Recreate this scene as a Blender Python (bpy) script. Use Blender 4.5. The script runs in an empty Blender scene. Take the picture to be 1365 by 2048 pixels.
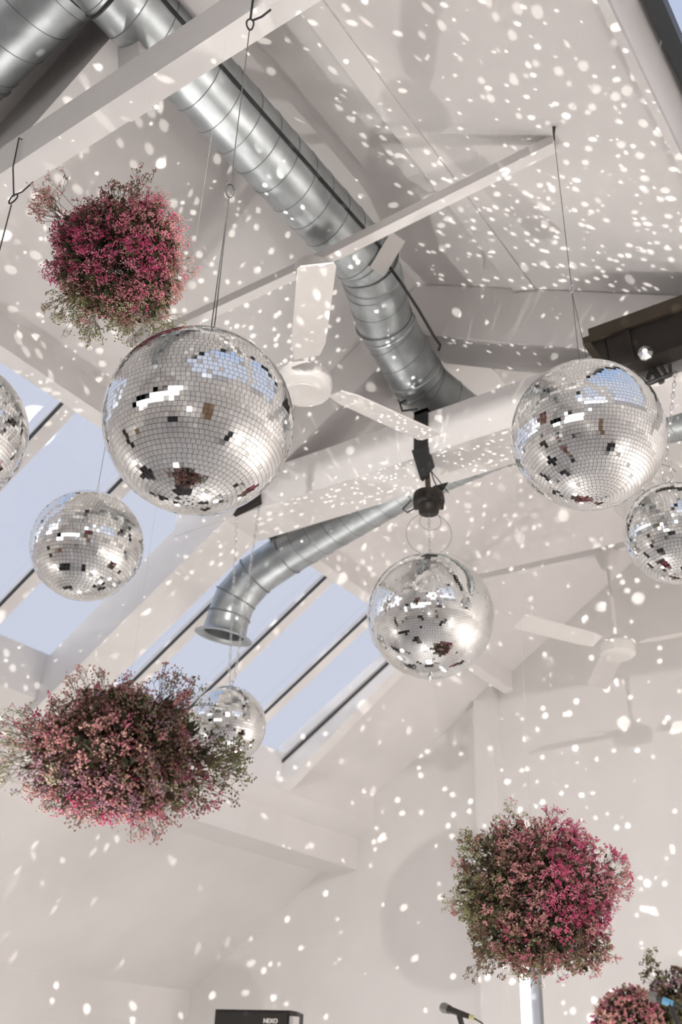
import bpy, math, random
import numpy as np
from mathutils import Vector, Matrix
PI = math.pi
rng = np.random.default_rng(7)
random.seed(7)
scn = bpy.context.scene
COL = scn.collection

# ------------------------------------------------------------------ camera frame (world: X across the hall, Y along it, Z up)
F = 2000.0
zc = np.array([157, -3534, 2000.]); zc /= np.linalg.norm(zc)
xc = -np.array([-3242, 996, 2000.]); xc -= xc.dot(zc) * zc; xc /= np.linalg.norm(xc)
yc = np.cross(zc, xc)
M = np.array([xc, yc, zc])
CAM = np.array([0, 0, 1.6])
def ray(x, y):
    d = M @ np.array([x - 682.5, y - 1024.0, F]); return d / np.linalg.norm(d)
def at_y(x, y, Y): d = ray(x, y); return CAM + d * ((Y - CAM[1]) / d[1])
def at_d(x, y, s): return CAM + ray(x, y) * s

# ------------------------------------------------------------------ materials
MATS = {}
def srgb(r, g, b):
    f = lambda c: (c / 255 / 12.92) if c / 255 <= 0.04045 else ((c / 255 + .055) / 1.055) ** 2.4
    return (f(r), f(g), f(b), 1)
def mat(name, col, rough=.6, metal=0., noise=0., nscale=20., bump=0., bscale=60., spec=.5, trans=0.):
    if name in MATS: return MATS[name]
    m = bpy.data.materials.new(name); m.use_nodes = True
    nt = m.node_tree; b = nt.nodes['Principled BSDF']
    b.inputs['Base Color'].default_value = col
    b.inputs['Roughness'].default_value = rough
    b.inputs['Metallic'].default_value = metal
    b.inputs['Specular IOR Level'].default_value = spec
    if trans:
        b.inputs['Transmission Weight'].default_value = trans
    if noise or bump:
        tc = nt.nodes.new('ShaderNodeTexCoord')
    if noise:
        n = nt.nodes.new('ShaderNodeTexNoise'); n.inputs['Scale'].default_value = nscale
        n.inputs['Detail'].default_value = 4
        nt.links.new(tc.outputs['Object'], n.inputs['Vector'])
        r = nt.nodes.new('ShaderNodeMapRange')
        r.inputs['From Min'].default_value = .3; r.inputs['From Max'].default_value = .7
        r.inputs['To Min'].default_value = 1 - noise; r.inputs['To Max'].default_value = 1 + noise
        nt.links.new(n.outputs['Fac'], r.inputs['Value'])
        mx = nt.nodes.new('ShaderNodeVectorMath'); mx.operation = 'SCALE'
        mx.inputs[0].default_value = col[:3]
        nt.links.new(r.outputs['Result'], mx.inputs['Scale'])
        nt.links.new(mx.outputs['Vector'], b.inputs['Base Color'])
    if bump:
        n2 = nt.nodes.new('ShaderNodeTexNoise'); n2.inputs['Scale'].default_value = bscale
        nt.links.new(tc.outputs['Object'], n2.inputs['Vector'])
        bp = nt.nodes.new('ShaderNodeBump'); bp.inputs['Strength'].default_value = bump
        bp.inputs['Distance'].default_value = .01
        nt.links.new(n2.outputs['Fac'], bp.inputs['Height'])
        nt.links.new(bp.outputs['Normal'], b.inputs['Normal'])
    MATS[name] = m
    return m
def emis(name, col, s):
    m = bpy.data.materials.new(name); m.use_nodes = True
    b = m.node_tree.nodes['Principled BSDF']
    b.inputs['Base Color'].default_value = col
    b.inputs['Emission Color'].default_value = col
    b.inputs['Emission Strength'].default_value = s
    return m
PLASTER = mat('white_plaster', (.78, .755, .74, 1), .75, noise=.02, nscale=3, bump=.05, bscale=120)
WOODW = mat('white_painted_timber', (.81, .785, .77, 1), .5, noise=.02, nscale=6, bump=.06, bscale=40)
FANW = mat('white_enamel', (.70, .675, .65, 1), .35)
STEEL = mat('galvanised_steel', (.46, .495, .505, 1), .40, 1., noise=.22, nscale=7, bump=.05, bscale=25)
SEAM = mat('seam_steel', (.27, .285, .285, 1), .5, 1.)
CHROME = mat('bright_steel', (.62, .62, .61, 1), .25, 1.)
WIRE = mat('steel_wire', (.09, .09, .088, 1), .45, .7)
BLACKM = mat('black_metal', (.016, .014, .012, 1), .45)
BRONZE = mat('dark_brown_metal', (.018, .013, .009, 1), .5, .3, noise=.2, nscale=14)
BRONZE2 = mat('worn_brown_metal', (.060, .047, .032, 1), .5, .4, noise=.2, nscale=14)
RUBBER = mat('black_rubber', (.012, .012, .012, 1), .6)
BLACKP = mat('black_speaker_paint', (.012, .010, .009, 1), .6, bump=.2, bscale=300)
GREYP = mat('grey_paint', (.42, .40, .39, 1), .5)
LETTER = mat('white_lettering', (.85, .82, .78, 1), .5)
FLOORM = mat('pale_floor', (.76, .74, .72, 1), .45, noise=.06, nscale=2)
MIRROR = mat('mirror_glass', (.93, .935, .93, 1), .035, 1.)
TEDGE = mat('mirror_tile_edge', (.55, .56, .55, 1), .3, .6)
GROUT = mat('mirror_ball_core', (.20, .19, .18, 1), .6)
LINE = mat('clear_line', (.55, .53, .51, 1), .3)
GASKET = mat('black_gasket', (.02, .025, .03, 1), .5)
def glass_mat():
    m = bpy.data.materials.new('window_glass'); m.use_nodes = True
    nt = m.node_tree; nt.nodes.clear()
    o = nt.nodes.new('ShaderNodeOutputMaterial'); t = nt.nodes.new('ShaderNodeBsdfTransparent')
    g = nt.nodes.new('ShaderNodeBsdfGlossy'); g.inputs['Roughness'].default_value = .02
    fr = nt.nodes.new('ShaderNodeFresnel'); fr.inputs['IOR'].default_value = 1.35
    t.inputs['Color'].default_value = (.985, .99, 1, 1)
    mx = nt.nodes.new('ShaderNodeMixShader')
    ge = nt.nodes.new('ShaderNodeNewGeometry'); mm_ = nt.nodes.new('ShaderNodeMath'); mm_.operation = 'SUBTRACT'; mm_.inputs[0].default_value = 1
    m3 = nt.nodes.new('ShaderNodeMath'); m3.operation = 'MULTIPLY'; nt.links.new(ge.outputs['Backfacing'], mm_.inputs[1])
    nt.links.new(mm_.outputs[0], m3.inputs[0]); nt.links.new(fr.outputs[0], m3.inputs[1])
    nt.links.new(m3.outputs[0], mx.inputs[0]); nt.links.new(t.outputs[0], mx.inputs[1])
    nt.links.new(g.outputs[0], mx.inputs[2]); nt.links.new(mx.outputs[0], o.inputs[0])
    return m
GLASS = glass_mat()

# ------------------------------------------------------------------ mesh helpers
class MB:
    def __init__(s): s.v = []; s.f = []; s.mi = []; s.n = 0
    def add(s, v, f, mi=0):
        v = np.asarray(v, float).reshape(-1, 3)
        s.v.append(v); s.f += [tuple(int(i) + s.n for i in q) for q in f]; s.mi += [mi] * len(f); s.n += len(v)
        return s
    def box(s, a, b, mi=0):
        x0, y0, z0 = np.minimum(a, b); x1, y1, z1 = np.maximum(a, b)
        v = [(x0,y0,z0),(x1,y0,z0),(x1,y1,z0),(x0,y1,z0),(x0,y0,z1),(x1,y0,z1),(x1,y1,z1),(x0,y1,z1)]
        return s.add(v, [(0,3,2,1),(4,5,6,7),(0,1,5,4),(1,2,6,5),(2,3,7,6),(3,0,4,7)], mi)
    def prism_y(s, prof, y0, y1, mi=0):      # profile in XZ (counter-clockwise seen from -Y), extruded along Y
        n = len(prof); v = [(p[0], y0, p[1]) for p in prof] + [(p[0], y1, p[1]) for p in prof]
        f = [tuple(range(n)), tuple(range(2*n-1, n-1, -1))]
        for i in range(n): j = (i+1) % n; f.append((j, i, i+n, j+n))
        return s.add(v, f, mi)
    def prism_x(s, prof, x0, x1, mi=0):      # profile in YZ
        n = len(prof); v = [(x0, p[0], p[1]) for p in prof] + [(x1, p[0], p[1]) for p in prof]
        f = [tuple(range(n-1, -1, -1)), tuple(range(n, 2*n))]
        for i in range(n): j = (i+1) % n; f.append((i, j, j+n, i+n))
        return s.add(v, f, mi)
    def tube(s, pts, r, n=8, closed=False, caps=True, mi=0):
        pts = [np.array(p, float) for p in pts]; m = len(pts)
        rs = r if hasattr(r, '__len__') else [r] * m
        tans = []
        for i in range(m):
            if closed: t = pts[(i+1) % m] - pts[i-1]
            else: t = pts[min(i+1, m-1)] - pts[max(i-1, 0)]
            l = np.linalg.norm(t); tans.append(t / l if l > 1e-9 else np.array([0, 0, 1.]))
        t = tans[0]; a = np.array([0, 0, 1.]) if abs(t[2]) < .9 else np.array([1., 0, 0])
        u = np.cross(t, a); u /= np.linalg.norm(u); V = []
        for i in range(m):
            t = tans[i]; u = u - t * u.dot(t); u /= np.linalg.norm(u); w = np.cross(t, u)
            # mitre so that cylinders keep their width at bends
            for k in range(n):
                an = 2*PI*k/n; V.append(pts[i] + rs[i] * (math.cos(an)*u + math.sin(an)*w))
        f = []
        for i in range(m if closed else m-1):
            i2 = (i+1) % m
            for k in range(n):
                k2 = (k+1) % n; f.append((i*n+k, i*n+k2, i2*n+k2, i2*n+k))
        if caps and not closed:
            f.append(tuple(range(n-1, -1, -1))); f.append(tuple((m-1)*n+k for k in range(n)))
        return s.add(V, f, mi)
    def lathe(s, prof, c, axis=(0, 0, 1), n=32, mi=0):   # prof: (radius, height along axis)
        ax = np.array(axis, float); ax /= np.linalg.norm(ax)
        a = np.array([0, 0, 1.]) if abs(ax[2]) < .9 else np.array([1., 0, 0])
        u = np.cross(ax, a); u /= np.linalg.norm(u); w = np.cross(ax, u); c = np.array(c, float)
        V = [c + ax*h + r*(math.cos(2*PI*k/n)*u + math.sin(2*PI*k/n)*w) for r, h in prof for k in range(n)]
        f = [(i*n+k, i*n+(k+1) % n, (i+1)*n+(k+1) % n, (i+1)*n+k) for i in range(len(prof)-1) for k in range(n)]
        f.append(tuple(range(n-1, -1, -1))); f.append(tuple((len(prof)-1)*n+k for k in range(n)))
        return s.add(V, f, mi)
    def build(s, name, mats, parent=None, smooth=False, loc=None):
        v = np.concatenate(s.v)
        if loc is not None: v = v - np.array(loc)
        me = bpy.data.meshes.new(name)
        me.from_pydata(v.tolist(), [], s.f); me.update()
        for m in (mats if isinstance(mats, (list, tuple)) else [mats]): me.materials.append(m)
        if max(s.mi) > 0: me.polygons.foreach_set('material_index', s.mi)
        if smooth:
            me.polygons.foreach_set('use_smooth', [True] * len(me.polygons))
            try: me.set_sharp_from_angle(angle=math.radians(40))
            except Exception: pass
        o = bpy.data.objects.new(name, me); COL.objects.link(o)
        if parent is not None: o.parent = parent
        if loc is not None: o.location = loc
        return o
def tag(o, label, cat, group=None, kind=None):
    o['label'] = label; o['category'] = cat
    if group: o['group'] = group
    if kind: o['kind'] = kind
    return o
def thing(name, label, cat, loc, group=None):
    o = bpy.data.objects.new(name, None); COL.objects.link(o); o.location = tuple(loc); o.empty_display_size = .1
    return tag(o, label, cat, group)
def part(mb, name, mats, parent, smooth=False):
    o = mb.build(name, mats, parent, smooth)
    o.matrix_parent_inverse = Matrix.Translation(parent_world(parent)).inverted()
    return o
def parent_world(p):
    w = Vector((0, 0, 0))
    while p is not None:
        w = w + p.location if p.type == 'EMPTY' else w
        p = p.parent
    return w
def struct(name, mb, m, smooth=False):
    o = mb.build(name, m, None, smooth); o['kind'] = 'structure'; return o

# ------------------------------------------------------------------ room shell
RX, RZ, TL, TR = -2.44, 5.955, .662, .533
L = lambda x: RZ + TL * (x - RX)
R = lambda x: RZ - TR * (x - RX)
XL, XR, Y0, Y1 = -7.54, 2.9, -5.2, 8.25
SX0, SX1 = -5.385, -3.98      # left skylight, lower and upper edge
T = .22                       # roof thickness
c = MB()
def slabL(x0, x1, y0, y1, dz=0., t=T):
    c.prism_y([(x0, L(x0)+dz), (x1, L(x1)+dz), (x1, L(x1)+dz+t), (x0, L(x0)+dz+t)], y0, y1)
def slabR(x0, x1, y0, y1, t=T):
    c.prism_y([(x0, R(x0)), (x1, R(x1)), (x1, R(x1)+t), (x0, R(x0)+t)], y0, y1)
slabL(SX1+.08, RX, Y0, Y1, 0, .05)
slabL(SX0, SX1+.08, 6.76, Y1, 0, .05); slabL(SX0, SX1+.08, Y0, -1.1, 0, .05)
slabL(XL-.05, SX0, Y0, Y1, -.28, .32)
RS0, RS1, RY0, RY1 = -.46, 1.1, -1.2, 3.3
slabR(RX, RS0-.13, Y0, Y1); slabR(RS0-.13, RS1, RY1, Y1); slabR(RS0-.13, RS1, Y0, RY0); slabR(RS1, XR+.05, Y0, Y1)
struct('ceiling', c, PLASTER)
struct('floor', MB().box((XL-.1, Y0-.1, -.1), (XR+.1, Y1+.1, 0)), FLOORM)
struct('wall_left', MB().box((XL-.15, Y0, 0), (XL, Y1, L(XL)-.25)), PLASTER)
struct('wall_right', MB().box((XR, Y0, 0), (XR+.15, Y1, R(XR)+.05)), PLASTER)
far = MB().prism_y([(XL, 0), (XR, 0), (XR, R(XR)), (RX, RZ+.1), (XL, L(XL))], Y1, Y1+.15)
struct('wall_far', far, PLASTER)
struct('trim_1', MB().box((-4.24, Y1-.09, 0), (-4.03, Y1, L(-4.1)+.05)), PLASTER)['label'] = 'boxed pilaster on the far wall'
# rear gable with a band of windows
rw = MB()
Wz0, Wz1, Wx0, Wx1 = 2.0, 3.65, -5.4, 1.3
rw.box((XL, Y0-.15, 0), (XR, Y0, Wz0))
rw.box((XL, Y0-.15, Wz0), (Wx0, Y0, Wz1)); rw.box((Wx1, Y0-.15, Wz0), (XR, Y0, R(XR)))
rw.prism_y([(XL, Wz1), (Wx1, Wz1), (Wx1, R(Wx1)), (RX, RZ+.1), (XL, L(XL)+.1)], Y0-.15, Y0)
struct('wall_rear', rw, PLASTER)
w4 = MB()
for i in range(4):
    x = Wx0 + (Wx1-Wx0) * i / 3; w4.box((x-.04, Y0-.12, Wz0), (x+.04, Y0-.04, Wz1))
w4.box((Wx0, Y0-.12, Wz0), (Wx1, Y0-.04, Wz0+.06)); w4.box((Wx0, Y0-.12, Wz1-.06), (Wx1, Y0-.04, Wz1))
o = struct('window_4', w4, WOODW)
g = MB().box((Wx0, Y0-.09, Wz0), (Wx1, Y0-.08, Wz1)).build('pane', GLASS, o)
# left skylight: purlin, bars, panes
c = MB()
c.prism_y([(-3.95, 4.80), (-3.865, 4.825), (-3.865, 5.02), (-3.98, 4.96)], Y0, Y1)
struct('trim_2', c, WOODW)['label'] = 'purlin along the top edge of the left skylights'
# lower purlin
struct('trim_3', MB().box((-6.10, Y0, 3.325), (-5.567, Y1, L(-5.567)-.2)), PLASTER)['label'] = 'boxed purlin below the left skylights'
# reveal jamb at the far end of the skylight
c = MB().prism_y([(SX0-.05, L(SX0)-.30), (-3.9, L(-3.9)-.12), (-3.9, L(-3.9)+.1), (SX0-.05, L(SX0)+.1)], 6.775, 6.90)
struct('trim_4', c, WOODW)['label'] = 'jamb at the far end of the left skylights'
def skylight(name, y0, y1, bars, ends):
    m = MB()
    for b in bars:
        x0, x1 = SX0-.01, SX1+.06
        m.prism_y([(x0, L(x0)-.045), (x1, L(x1)-.045), (x1, L(x1)+.03), (x0, L(x0)+.03)], b+.014, b+.105)
    o = struct(name, m, WOODW)
    gk = MB()
    for b in list(bars) + list(ends):
        x0, x1 = SX0, SX1+.06
        gk.prism_y([(x0, L(x0)-.046), (x1, L(x1)-.046), (x1, L(x1)-.022), (x0, L(x0)-.022)], b+.001, b+.0125)
    gk.build('gasket', GASKET, o)
    p = MB(); x0, x1 = SX0-.02, SX1+.06
    p.prism_y([(x0, L(x0)+.03), (x1, L(x1)+.03), (x1, L(x1)+.036), (x0, L(x0)+.036)], y0, y1)
    p.build('pane', GLASS, o)
    return o
skylight('window_1', -1.1, 4.12, [-.43, .225, .88, 1.53, 2.185, 2.84, 3.495], [])
skylight('window_2', 4.42, 6.775, [4.80, 5.435, 6.11], [6.76])
# right skylight
m = MB()
for b in (RY0, -.4, .4, 1.2, 2.0, 2.8, RY1-.06):
    m.prism_y([(RS0, R(RS0)+.12), (RS1, R(RS1)+.12), (RS1, R(RS1)+.2), (RS0, R(RS0)+.2)], b, b+.06)
w3 = struct('window_3', m, WOODW)
m = MB().prism_y([(RS0-.13, R(RS0-.13)-.0), (RS0-.10, R(RS0-.1)-.0), (RS0, R(RS0)+.2), (RS0-.13, R(RS0-.13)+.2)], RY0, RY1)
m.build('reveal', WOODW, w3)
m = MB().prism_y([(RS0-.01, R(RS0)+.11), (RS0+.05, R(RS0+.05)+.11), (RS0+.05, R(RS0+.05)+.24), (RS0-.01, R(RS0)+.24)], RY0, RY1)
m.build('frame', GASKET, w3)
MB().prism_y([(RS0, R(RS0)+.19), (RS1, R(RS1)+.19), (RS1, R(RS1)+.196), (RS0, R(RS0)+.196)], RY0, RY1).build('pane', GLASS, w3)
c = MB().prism_y([(-.60, R(-.60)-.03), (-.565, R(-.565)-.03), (-.565, R(-.565)+.01), (-.60, R(-.60)+.01)], -2, Y1)
struct('trim_5', c, WOODW)['label'] = 'thin rail beside the right skylight'
c = MB().prism_y([(-1.79, R(-1.79)-.03), (-1.66, R(-1.66)-.012), (-1.66, R(-1.66)+.01), (-1.79, R(-1.79)+.01)], -2, 4.09)
struct('trim_6', c, PLASTER)['label'] = 'shallow board near the ridge'

# ------------------------------------------------------------------ trusses
def truss(name, label, y0, y1, zb, zt, xl, xr, rafters):
    t = thing(name, label, 'roof truss', (RX, y0, zb))
    part(MB().box((xl, y0-.004, zb), (xr, y1+.004, zt)), 'tie_beam', WOODW, t)
    ya, yb, d = rafters
    m = MB()
    m.prism_y([(XL, L(XL)-d), (RX, RZ-d-.02), (RX, RZ-.005), (XL, L(XL)-.005)], ya, yb)
    part(m, 'rafter', WOODW, t)
    return t
tB = truss('roof_truss', 'white boxed roof truss across the middle with speckled tie beam', 4.10, 4.43, 4.66, 4.94, L and -4.3, XR, (4.10, 4.43, .34))
m = MB(); SR = .533
m.prism_y([(RX, 5.55), (1.7, 5.55-SR*(1.7-RX)), (1.7, R(1.7)-.005), (RX, RZ-.005)], 4.10, 4.43)
part(m, 'rafter', WOODW, tB)
tA = truss('roof_truss', 'nearer white plank truss crossing the top left corner', 1.467, 1.557, 4.66, 4.845, -4.28, 1.4, (1.63, 1.78, .38))
m = MB().prism_y([(RX, 5.6), (.6, 5.6-SR*(.6-RX)), (.6, R(.6)-.005), (RX, RZ-.005)], 1.63, 1.78)
part(m, 'rafter', WOODW, tA)
m = MB().prism_y([(-2.30, 4.84), (-2.18, 4.84), (-2.30, 5.35), (-2.42, 5.35)], 1.60, 1.66)
part(m, 'strut', WOODW, tA)

# ------------------------------------------------------------------ ceiling struts and fans
def strut(label, pts, w=.055):
    m = MB()
    for a, b in zip(pts[:-1], pts[1:]):
        a = np.array(a); b = np.array(b)
        m.prism_y([(a[0], a[2]-w/2), (b[0], b[2]-w/2), (b[0], b[2]+w/2), (a[0], a[2]+w/2)], a[1]-w/2, a[1]+w/2)
    o = m.build('ceiling_strut', WOODW); return tag(o, label, 'strut')
f1 = np.array([-2.36, 2.94, 4.41]); f2 = np.array([-2.23, 6.50, 4.31])
strut('slim white strut crossing in front of the long duct, carrying the nearer fan', [(-3.62, 2.94, 5.16), (-2.36, 2.94, 5.155), (-1.05, 2.94, 5.20)])
strut('slim white strut behind the central mirror ball, carrying the far fan', [(-3.75, 6.5, 5.13), (-2.23, 6.5, 5.09), (-.9, 6.5, 5.12)], .05)
def fan(loc, rod, Rb, ang0, label):
    t = thing('ceiling_fan', label, 'ceiling fan', loc, 'ceiling fans'); c0 = np.array(loc)
    part(MB().lathe([(.02, -.065), (.10, -.065), (.125, -.045), (.13, -.01), (.125, .03), (.09, .055), (.045, .075), (.03, .10)], c0, n=48), 'motor_housing', FANW, t, True)
    part(MB().tube([c0+(0, 0, .09), c0+(0, 0, rod)], .014, 12), 'down_rod', FANW, t, True)
    part(MB().lathe([(.02, -.13), (.055, -.11), (.085, -.03), (.09, 0)], c0+(0, 0, rod-.03), n=32), 'canopy', FANW, t, True)
    part(MB().lathe([(.04, -.072), (.085, -.070), (.088, -.060), (.04, -.058)], c0, n=48), 'bottom_disc', FANW, t, True)
    for k in range(3):
        a = math.radians(ang0 + 120*k); u = np.array([math.cos(a), math.sin(a), 0]); w = np.array([-u[1], u[0], 0])
        pr = [(.17, .055), (.26, .075), (.6*Rb, .077), (Rb-.02, .078), (Rb, .066)]
        V = []
        for rr, hw in pr:
            for sgn, dz in ((-1, -.018), (1, .018)):
                for th in (-.004, .004):
                    V.append(c0 + u*rr + w*hw*sgn + np.array([0, 0, .02+dz+th]))
        f = []
        for i in range(len(pr)-1):
            a0, b0 = 4*i, 4*(i+1)
            f += [(a0, b0, b0+2, a0+2), (a0+1, a0+3, b0+3, b0+1), (a0, a0+1, b0+1, b0), (a0+2, b0+2, b0+3, a0+3)]
        f += [(0, 2, 3, 1), (4*len(pr)-4, 4*len(pr)-3, 4*len(pr)-1, 4*len(pr)-2)]
        bl = part(MB().add(V, f), 'blade', FANW, t)
        m = MB().tube([c0+u*.10+(0, 0, .01), c0+u*.16+(0, 0, .012), c0+u*.22+(0, 0, .016)], [.02, .016, .012], 8)
        br = m.build('blade_bracket', FANW, bl, True)
        br.matrix_parent_inverse = Matrix.Translation(Vector(loc)).inverted()
fan(f1, .745, .765, 70, 'white three-blade ceiling fan just right of the largest mirror ball')
fan(f2, .78, .84, 1.3, 'white three-blade ceiling fan far back, above the right flower cloud')

# ------------------------------------------------------------------ ducts
def helix(a, b, r, pitch, ph=0., n=40):
    a = np.array(a, float); b = np.array(b, float); ax = b-a; Ln = np.linalg.norm(ax); ax /= Ln
    q = np.array([0, 0, 1.]) if abs(ax[2]) < .9 else np.array([1., 0, 0])
    u = np.cross(ax, q); u /= np.linalg.norm(u); w = np.cross(ax, u)
    N = max(8, int(Ln/pitch*n)); P = []
    for i in range(N+1):
        s_ = Ln*i/N; an = 2*PI*(s_/pitch)+ph
        P.append(a + ax*s_ + r*(math.cos(an)*u+math.sin(an)*w))
    return P
def ring(c_, ax, r, rr=.006, n=48):
    ax = np.array(ax, float); ax /= np.linalg.norm(ax)
    q = np.array([0, 0, 1.]) if abs(ax[2]) < .9 else np.array([1., 0, 0])
    u = np.cross(ax, q); u /= np.linalg.norm(u); w = np.cross(ax, u)
    return [np.array(c_) + r*(math.cos(2*PI*k/n)*u+math.sin(2*PI*k/n)*w) for k in range(n)]
def duct(label, pts, r, pitch=.12, collars=(), seams=True, root=None):
    pts = [np.array(p, float) for p in pts]
    t = root or thing('ventilation_duct', label, 'duct', pts[0])
    m = MB(); sm = MB(); cb = MB()
    # mitred body: ring at each joint lies in the bisecting plane
    n = 56; V = []; ax0 = pts[1]-pts[0]; ax0 /= np.linalg.norm(ax0)
    q = np.array([0, 0, 1.]) if abs(ax0[2]) < .9 else np.array([1., 0, 0])
    u = np.cross(ax0, q); u /= np.linalg.norm(u); w = np.cross(ax0, u)
    ringv = [pts[0] + r*(math.cos(2*PI*k/n)*u + math.sin(2*PI*k/n)*w) for k in range(n)]
    allr = [ringv]
    for i in range(1, len(pts)):
        d = pts[i]-pts[i-1]; d /= np.linalg.norm(d)
        nn = d if i == len(pts)-1 else d + (pts[i+1]-pts[i])/np.linalg.norm(pts[i+1]-pts[i])
        nn = nn/np.linalg.norm(nn)
        ringv = [p + d*((pts[i]-p).dot(nn)/d.dot(nn)) for p in ringv]
        allr.append(ringv)
    for rv in allr: V += rv
    f = []
    for i in range(len(pts)-1):
        for k in range(n):
            k2 = (k+1) % n; f.append((i*n+k, i*n+k2, (i+1)*n+k2, (i+1)*n+k))
    m.add(V, f)
    part(m, 'duct_body', STEEL, t, True)
    for i in range(1, len(pts)-1): sm.tube([p + (p-pts[i])*.02 for p in allr[i]], .006, 6, closed=True)
    if seams:
        for i in range(len(pts)-1):
            if np.linalg.norm(pts[i+1]-pts[i]) > .35: sm.tube(helix(pts[i], pts[i+1], r+.0005, pitch, i*1.3), .0022, 5)
    part(sm, 'spiral_seam', SEAM, t, True)
    for a, b, wd, rr in collars:
        a = np.array(a, float); b = np.array(b, float); d = (b-a)/np.linalg.norm(b-a)
        k = part(MB().lathe([(rr, -wd/2), (rr+.005, -wd/2+.005), (rr+.005, wd/2-.005), (rr, wd/2)], a, d, 56), 'collar', STEEL, t, True)
    return t
dA, dB = np.array([-2.282, -2.0, 5.42]), np.array([-2.282, 3.32, 5.42])
d2 = at_y(768, 640, 3.75); d3 = at_y(842, 768, 4.22); d4 = np.array([-2.30, 4.70, 5.08])
d1 = duct('galvanised spiral ductwork running along the ridge, branching at top left, ending in a bellmouth', [dA, dB, d2, d3, d4], .163, .14,
     collars=[(dB-(0, .05, 0), dB+(0, .01, 0), .05, .165), (dB+(d2-dB)*.25, d2, .05, .165), (d3-(d3-d2)*.12, d3, .06, .166), (d2+(d3-d2)*.15, d3, .02, .166)])
e = [np.array([1.6, 4.75, 4.62]), at_y(1190, 868, 4.75), at_y(1010, 884, 4.75), at_y(820, 966, 4.75), np.array([-3.72, 4.75, 4.66]), at_y(510, 1152, 4.72), at_y(472, 1196, 4.70), at_y(458, 1232, 4.70), at_y(449, 1266, 4.70)]
e[4] = at_y(575, 1108, 4.75)
dX = duct('', e, .145, .13, root=d1)
ax = (e[8]-e[7])/np.linalg.norm(e[8]-e[7])
m = MB()
n = 56
prof = [(.146, -.06), (.150, -.01), (.165, .012), (.198, .022), (.200, .030), (.160, .026), (.138, .01), (.136, -.10)]
a_ = np.array([1., 0, 0]); u = np.cross(ax, a_); u /= np.linalg.norm(u); w = np.cross(ax, u)
V = [e[8] + ax*h + r_*(math.cos(2*PI*k/n)*u+math.sin(2*PI*k/n)*w) for r_, h in prof for k in range(n)]
m.add(V, [(i*n+k, i*n+(k+1) % n, (i+1)*n+(k+1) % n, (i+1)*n+k) for i in range(len(prof)-1) for k in range(n)])
part(m, 'bellmouth', STEEL, dX, True)
b0 = np.array([-2.30, 1.10, 5.38])
q5 = at_y(85, -12, 1.35); q6 = at_y(-85, 153, 1.35); v5 = (q6-q5)/np.linalg.norm(q6-q5); print('BR', q5, q6)
d5 = duct('', [q5-v5*.45, q6+v5*1.0], .185, .16, collars=[(q5-v5*.1, q6, .05, .188), (q5+v5*.42, q6, .02, .187)], root=d1)
# clamps round the ducts
part(MB().tube(ring(np.array([-2.282, 1.42, 5.42]), (.15, 1, 0), .17), .007, 6, closed=True), 'clamp_band', BLACKM, d1, True)
# cable on the duct
r_ = .163; per = np.array([.858, 0, .513]); toc = np.array([.513, 0, -.858])
cp = [np.array([-2.282, y, 5.42]) + (r_+.004)*(.62*per + .785*toc) for y in np.linspace(-1.5, 3.22, 12)]
cp += [at_y(758, 512, 3.3) + .0, ]
m = MB().tube(cp[:12], .008, 8)
part(m, 'cable', RUBBER, d1, True)
s2 = (d2-dB)/np.linalg.norm(d2-dB)
cc = lambda P, a_, b_: CAM + (P-CAM)*((np.linalg.norm(P-CAM)-.155)/np.linalg.norm(P-CAM))
pp = [at_d(*q) for q in [(770, 521, np.linalg.norm(dB-CAM)-.10), (800, 562, 5.28), (838, 620, 5.40), (868, 672, 5.55), (881, 690, 5.66), (878, 700, 5.72)]]
part(MB().tube(pp, .008, 8), 'cable', RUBBER, d1, True)
# white junction box fixed to the bend
q0 = at_d(775, 508, np.linalg.norm(dB-CAM)-.17)
jb = MB()
hx = M @ np.array([.52, -.85, 0]); hy = M @ np.array([.85, .45, .25]); hz = np.cross(hx, hy)
hx /= np.linalg.norm(hx); hy -= hx*hy.dot(hx); hy /= np.linalg.norm(hy); hz = np.cross(hx, hy)
V = [q0 + hx*a*.105 + hy*b*.045 + hz*c_*.012 for a in (-1, 1) for b in (-1, 1) for c_ in (-1, 1)]
jb.add(V, [(0, 1, 3, 2), (4, 6, 7, 5), (0, 4, 5, 1), (2, 3, 7, 6), (0, 2, 6, 4), (1, 5, 7, 3)])
part(jb, 'cover_plate', FANW, d1)

# ------------------------------------------------------------------ hanging hardware
def wire(name, label, a, b, r=.0018, mt=None, cat='cable', group=None):
    return tag(MB().tube([a, b], r, 6).build(name, mt or WIRE, smooth=True), label, cat, group)
def loop_pts(c_, u, v, a, b, n=20, p=2.0):
    P = []
    for k in range(n):
        t_ = 2*PI*k/n; cs, sn = math.cos(t_), math.sin(t_)
        P.append(np.array(c_) + np.array(u)*a*math.copysign(abs(cs)**(2/p), cs) + np.array(v)*b*math.copysign(abs(sn)**(2/p), sn))
    return P
RT = M @ np.array([1, 0, 0.]); UPW = np.array([0, 0, 1.])
def carabiner(label, c_, s=.05, mt=None, tilt=0.):
    u = np.cos(tilt)*np.array([RT[0], RT[1], 0]) + np.sin(tilt)*UPW; v = np.cross(np.cross(u, UPW), u)
    v = UPW*math.cos(tilt) - np.array([RT[0], RT[1], 0])*math.sin(tilt)
    P = []
    for k in range(24):
        t_ = 2*PI*k/24; wd = .5*(1+.25*math.sin(t_))
        P.append(np.array(c_) + u*s*.62*wd*math.cos(t_)*1.3 + v*s*math.sin(t_))
    return tag(MB().tube(P, s*.11, 8, closed=True).build('carabiner', mt or BLACKM, smooth=True), label, 'carabiner')
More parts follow.
